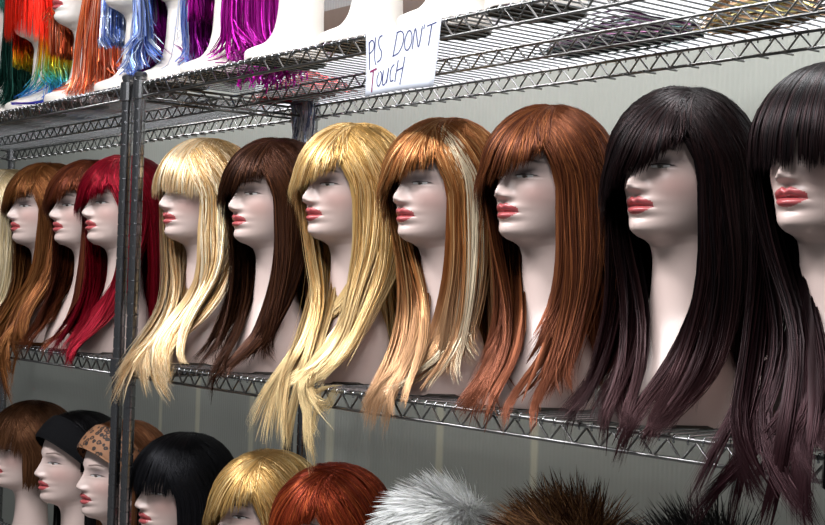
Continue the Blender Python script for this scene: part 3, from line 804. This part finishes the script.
# ------------------------------------------------------------------ upper row
G_B3 = 'mannequin heads on the top shelf'; G_W3 = 'tinsel wigs on the top shelf'
UZ = SHELF_Z['upper']+.0035
TS = dict(tinsel=True, n=1500, n_in=110, width=.0023, wave=.006, gather=.1, mix=10., ragged=.03, fringe='blunt', fz=.38, K=20, tip_back=.12, thick=.016, lift=.004, clumps=60, fwd_near=0., fwd_far=0., spread=.88, tip_near=.112, tip_far=.27, xf=(.9,1.), front_near=180, front_far=130)
RB = [(.0,(.14,.04,.35)),(.025,(.03,.10,.65)),(.06,(.05,.38,.72)),(.095,(.08,.50,.25)),(.125,(.70,.62,.03)),(.16,(.85,.30,.01)),(.19,(.85,.03,.01)),(.4,(.7,.01,.01))]
TOP = [
 (-1.025, dict(TS, colors=[((.005,.03,.022),2),((.01,.06,.045),1)]), 'dark green tinsel wig at the edge of the frame, beside the rainbow wig', 'head under the dark green tinsel wig'),
 (-0.755, dict(TS, colors=[((.5,.3,.1),1)], zcol=RB, fz=.27), 'rainbow striped tinsel wig running red to violet', 'head under the rainbow tinsel wig'),
 (-0.495, dict(TS, colors=[((.75,.16,.05),3),((.85,.38,.25),2),((.55,.08,.03),2)]), 'coral orange tinsel wig beside the rainbow wig', 'head under the coral orange tinsel wig'),
 (-0.200, dict(TS, colors=[((.35,.45,.80),2),((.65,.72,.92),2),((.12,.22,.65),2)]), 'silvery blue tinsel wig above the paired steel posts', 'head under the silvery blue tinsel wig'),
 (0.010, dict(TS, colors=[((.35,.45,.80),2),((.65,.72,.92),2),((.12,.22,.65),2)], back_col=(.20,.005,.18), back_from=66, pmin_far=25, fwd_far=.4, tip_far=.11, xf=(.2,1.)), 'two-tone tinsel wig, lavender blue in front and deep purple behind', 'head under the two-tone blue and purple tinsel wig'),
 (0.225, dict(TS, colors=[((.40,.005,.28),3),((.60,.03,.48),2),((.20,.002,.15),2)]), 'bright magenta tinsel wig beside the bare white mannequin necks', 'head under the bright magenta tinsel wig'),
 (0.488, None, '', 'bare head beside the magenta tinsel wig'),
 (0.750, None, '', 'bare head above the handwritten sign, second from the magenta wig'),
 (0.990, None, '', 'bare head third from the magenta wig, just past the handwritten sign'),
 (1.220, None, '', 'bare head at the end of the row, seen through the wires'),
]
for i, (x, sp, lab, bl_) in enumerate(TOP):
    loc = (x, .110, UZ)
    add_bust('head', loc, 0, 'cream white mannequin '+bl_, G_B3, ears=sp is None)
    if sp is not None:
        wig('tinsel_wig', loc, 0, sp, lab, G_W3, seed=500+i, kind='head')

# ------------------------------------------------------------------ paper sign
def sign():
    x0, x1 = .893, 1.100; z1 = 1.883; z0 = 1.772; y = -.0085
    sg_ = empty('paper_sign', (x0, y, z1), 'white paper sign handwritten PLS DON\'T TOUCH hanging from the top shelf rail', 'sign')
    nx, nz = 14, 9; V = []
    def surf(u, v, off=0.):       # u 0..1 left to right, v 0..1 top to bottom
        xx = u*(x1-x0)+v*(.012*(1-u)-.008*u); zz = -v*(z1-z0)+.002*math.sin(u*3)
        yy = -.006*v*v-.003*math.sin(u*PI)*v-off
        return (xx, yy, zz)
    for o_ in (0., -.0005):
        for j in range(nz):
            for i in range(nx): V.append(surf(i/(nx-1), j/(nz-1), o_))
    F = []; k = nx*nz
    for j in range(nz-1):
        for i in range(nx-1):
            a = j*nx+i; F.append((a+nx, a+nx+1, a+1, a)); F.append((k+a, k+a+1, k+a+nx+1, k+a+nx))
    rim = [i for i in range(nx)]+[j*nx+nx-1 for j in range(1, nz)]+[(nz-1)*nx+i for i in range(nx-2, -1, -1)]+[j*nx for j in range(nz-2, 0, -1)]
    for a, b in zip(rim, rim[1:]+rim[:1]): F.append((a, b, k+b, k+a))
    obj('sheet', V, F, M['paper'], sg_)
    W_, H_ = 100., 52.
    # strokes in a 100 x 52 drawing of the sheet (x right, y down)
    ST = [
     [(5,8),(6,32)], [(5,9),(9,7),(12,10),(11,15),(6,18)],                    # P
     [(14,5),(13,20),(14.5,27),(16,29)],                                      # l
     [(24,5),(20,6),(18.5,10),(20,15),(23,19),(22,25),(17,27)],               # S
     [(44,6),(40,25)], [(43,6),(49,5),(53,9),(52,17),(47,23),(39,25)],        # D
     [(58,7),(55,13),(56,20),(60,22),(64,17),(64,10),(61,6),(58,7)],          # O
     [(66,22),(68,5),(74,21),(77,4)],                                         # N
     [(80,3),(79,7)],                                                         # '
     [(83,5),(95,3)], [(89,4),(87,21)],                                       # T
     [(21,36),(18.5,41),(19,46),(22,48),(25,44),(25,38),(22,35)],             # O
     [(27.5,35),(27,44),(29,48),(33,45),(35,34)], [(35,34),(34,47)],          # U
     [(43,32),(39,35),(38,41),(40,46),(44,45)],                               # C
     [(48,29),(46,47)], [(57,27),(54,50)], [(47,38),(56,36)],                 # H
    ]
    TT = [[(7,34),(17,32.5)], [(12,33),(11,50),(11.5,51)]]
    for nm, strokes, mt, wd in (('lettering', ST, M['ink'], 1.25), ('lettering_initial', TT, M['ink2'], 1.8)):
        V = []; F = []
        for st in strokes:
            pts = catmull(np.array([[(a, b, 0.) for a, b in st]]), max(2, (len(st)-1)*6+1))[0][:, :2] if len(st) > 2 else np.array(st, float)
            n = len(pts)
            T = np.gradient(pts, axis=0); T /= np.linalg.norm(T, axis=1, keepdims=True)+1e-9
            Nn = np.stack([-T[:, 1], T[:, 0]], 1)*wd/2
            b0 = len(V)
            for p, q in zip(pts, Nn):
                for s_ in (1, -1):
                    V.append(surf((p[0]+s_*q[0])/W_, (p[1]+s_*q[1])/H_*.95, .0006))
            for i in range(n-1): F.append((b0+2*i, b0+2*i+1, b0+2*i+3, b0+2*i+2))
        obj(nm, V, F, mt, sg_)
sign()

# ------------------------------------------------------------------ tinsel lying on / hanging through the top shelf
def bundle(loc, size, cols, label, seed, drop=0., n=240, ang=0.):
    r = np.random.default_rng(seed)
    sx_, sy_, sz_ = size; K = 9; t = np.linspace(-1, 1, K)[None]
    cy = r.normal(0, .45, (n, 1)); cz = np.abs(r.normal(.3, .35, (n, 1)))
    P = np.stack([t*sx_*r.uniform(.7, 1.05, (n, 1))+r.normal(0, .01, (n, 1)), (cy*sy_)*(1-.3*t*t)+r.normal(0, .004, (n, K)), np.clip(cz*sz_*(1-.6*t*t), .002, None)+.003], -1)
    if drop:
        k = r.random(n) < .5
        P[k, :, 0] = (r.uniform(-1, 1, (k.sum(), 1))*sx_)+r.normal(0, .004, (k.sum(), K))
        P[k, :, 1] = (r.uniform(-1, 1, (k.sum(), 1))*sy_)
        P[k, :, 2] = .02-(np.linspace(0, 1, K)[None]*drop*r.uniform(.4, 1.1, (k.sum(), 1)))
    C = pick_colors(r, n, K, dict(colors=cols))
    v, q, c, u = ribbons(P, np.full(n, .004), 0., C, r, arch=.15, tilt=.6, minw=.8, twist=4., centre_z=0.)
    o = obj('tinsel_bundle', v, q, M['tinsel'], None, colors=c, uv=u)
    o.location = loc; o.rotation_euler = (0, 0, ang)
    tag(o, label, 'tinsel', 'loose tinsel on the top shelf')
    return o
MG = [((.40,.005,.28),3),((.60,.03,.48),2)]
bundle((.36, .13, UZ), (.085,.05,.02), MG, 'magenta tinsel strands poking down through the top shelf wires', 801, drop=.05)
bundle((.06, .40, UZ), (.17,.05,.05), [((.35,.01,.015),2),((.5,.03,.03),1)], 'red tinsel lying at the back of the top shelf near the posts', 802)
bundle((1.10, .40, UZ), (.17,.05,.05), [((.03,.01,.03),2),((.08,.02,.06),1),((.02,.05,.05),1)], 'dark plum tinsel lying at the back of the top shelf past the sign', 803)
bundle((1.40, .41, UZ), (.10,.05,.06), [((.30,.18,.10),2),((.45,.38,.15),1)], 'gold brown tinsel lying at the far back of the top shelf', 804)
bundle((1.66, .41, UZ), (.12,.05,.06), [((.015,.01,.012),2),((.04,.02,.02),1)], 'black tinsel lying at the back corner of the top shelf', 805)
# silver tail on the back post
r = np.random.default_rng(77); n = 110; K = 10; t = np.linspace(0, 1, K)[None]
P = np.stack([r.uniform(-.035, .045, (n, 1))+.006*np.sin(6*t+r.uniform(0, 6, (n, 1))), r.uniform(-.012, .006, (n, 1))+0*t, .012-t*.115*r.uniform(.6, 1.05, (n, 1))], -1)
v, q, c, u = ribbons(P, np.full(n, .004), .2, pick_colors(r, n, K, dict(colors=[((.55,.62,.74),2),((.90,.93,.98),2),((.14,.17,.28),1)])), r, arch=.15, tilt=.5, minw=.8, twist=3., centre_z=5.)
o = obj('tinsel_tail', v, q, M['tinsel'], None, colors=c, uv=u); o.location = (.031, DEPTH-.03, SHELF_Z['upper'])
tag(o, 'silver blue tinsel tail hanging from the back post under the top shelf', 'tinsel')

# ------------------------------------------------------------------ lamps
def lamp(name, loc, length, power, label, group='fluorescent ceiling lamps', w=.22, color=(.97,.98,1.)):
    root = empty(name, loc, label, 'lamp', group)
    mb = MB(); mb.box((-length/2,-w/2,-.02), (length/2,w/2,.045)); mb.box((-length/2,-w/2-.01,.045), (length/2,w/2+.01,.06)); mb.build('housing', M['fixture'], root)
    for s in (-1, 1):
        mb = MB(); mb.tube([(-length/2+.03,s*w*.25,-.038),(length/2-.03,s*w*.25,-.038)], .013, 12); mb.build('tube', M['tube'], root, smooth=True)
    L = bpy.data.lights.new(name, 'AREA'); L.shape = 'RECTANGLE'; L.size = length; L.size_y = w; L.energy = power; L.color = color
    lo = bpy.data.objects.new('lamp_light', L); link(lo, root); lo.location = (0, 0, -.06)
    return root
lamp('ceiling_lamp', (.4,.22,2.885), 3.6, 92, 'long fluorescent lamp on the ceiling over the shelf front')
lamp('ceiling_lamp', (1.1,-1.1,2.885), 3.0, 112, 'fluorescent lamp on the ceiling over the aisle')

w = bpy.data.worlds.new('World'); S.world = w; w.use_nodes = True
w.node_tree.nodes['Background'].inputs[0].default_value = (.92,.95,1.0,1)
w.node_tree.nodes['Background'].inputs[1].default_value = .12

# ------------------------------------------------------------------ camera
f = 1390.; th = math.atan(1080/f); roll = .032; yh = 254+1080*roll; pitch = math.atan((yh-262.5)/f)
F0 = Vector((-math.cos(th), math.sin(th), 0)); R0 = Vector((math.sin(th), math.cos(th), 0)); U0 = Vector((0,0,1))
Fw = F0*math.cos(pitch)+U0*math.sin(pitch); U1 = U0*math.cos(pitch)-F0*math.sin(pitch)
Rt = R0*math.cos(roll)+U1*math.sin(roll); Up = U1*math.cos(roll)-R0*math.sin(roll)
cam = bpy.data.cameras.new('Camera'); cam.sensor_fit = 'HORIZONTAL'; cam.sensor_width = 36.; cam.lens = f/825*36.; cam.clip_start = .05
co = bpy.data.objects.new('Camera', cam); COL.objects.link(co)
co.matrix_world = Matrix(((Rt.x,Up.x,-Fw.x,2.84),(Rt.y,Up.y,-Fw.y,-1.403),(Rt.z,Up.z,-Fw.z,1.446),(0,0,0,1)))
cam.dof.use_dof = False
S.camera = co
vs = S.view_settings
vs.view_transform = 'Standard'; vs.look = 'None'; vs.gamma = 1; vs.use_curve_mapping = False; vs.exposure = -.08
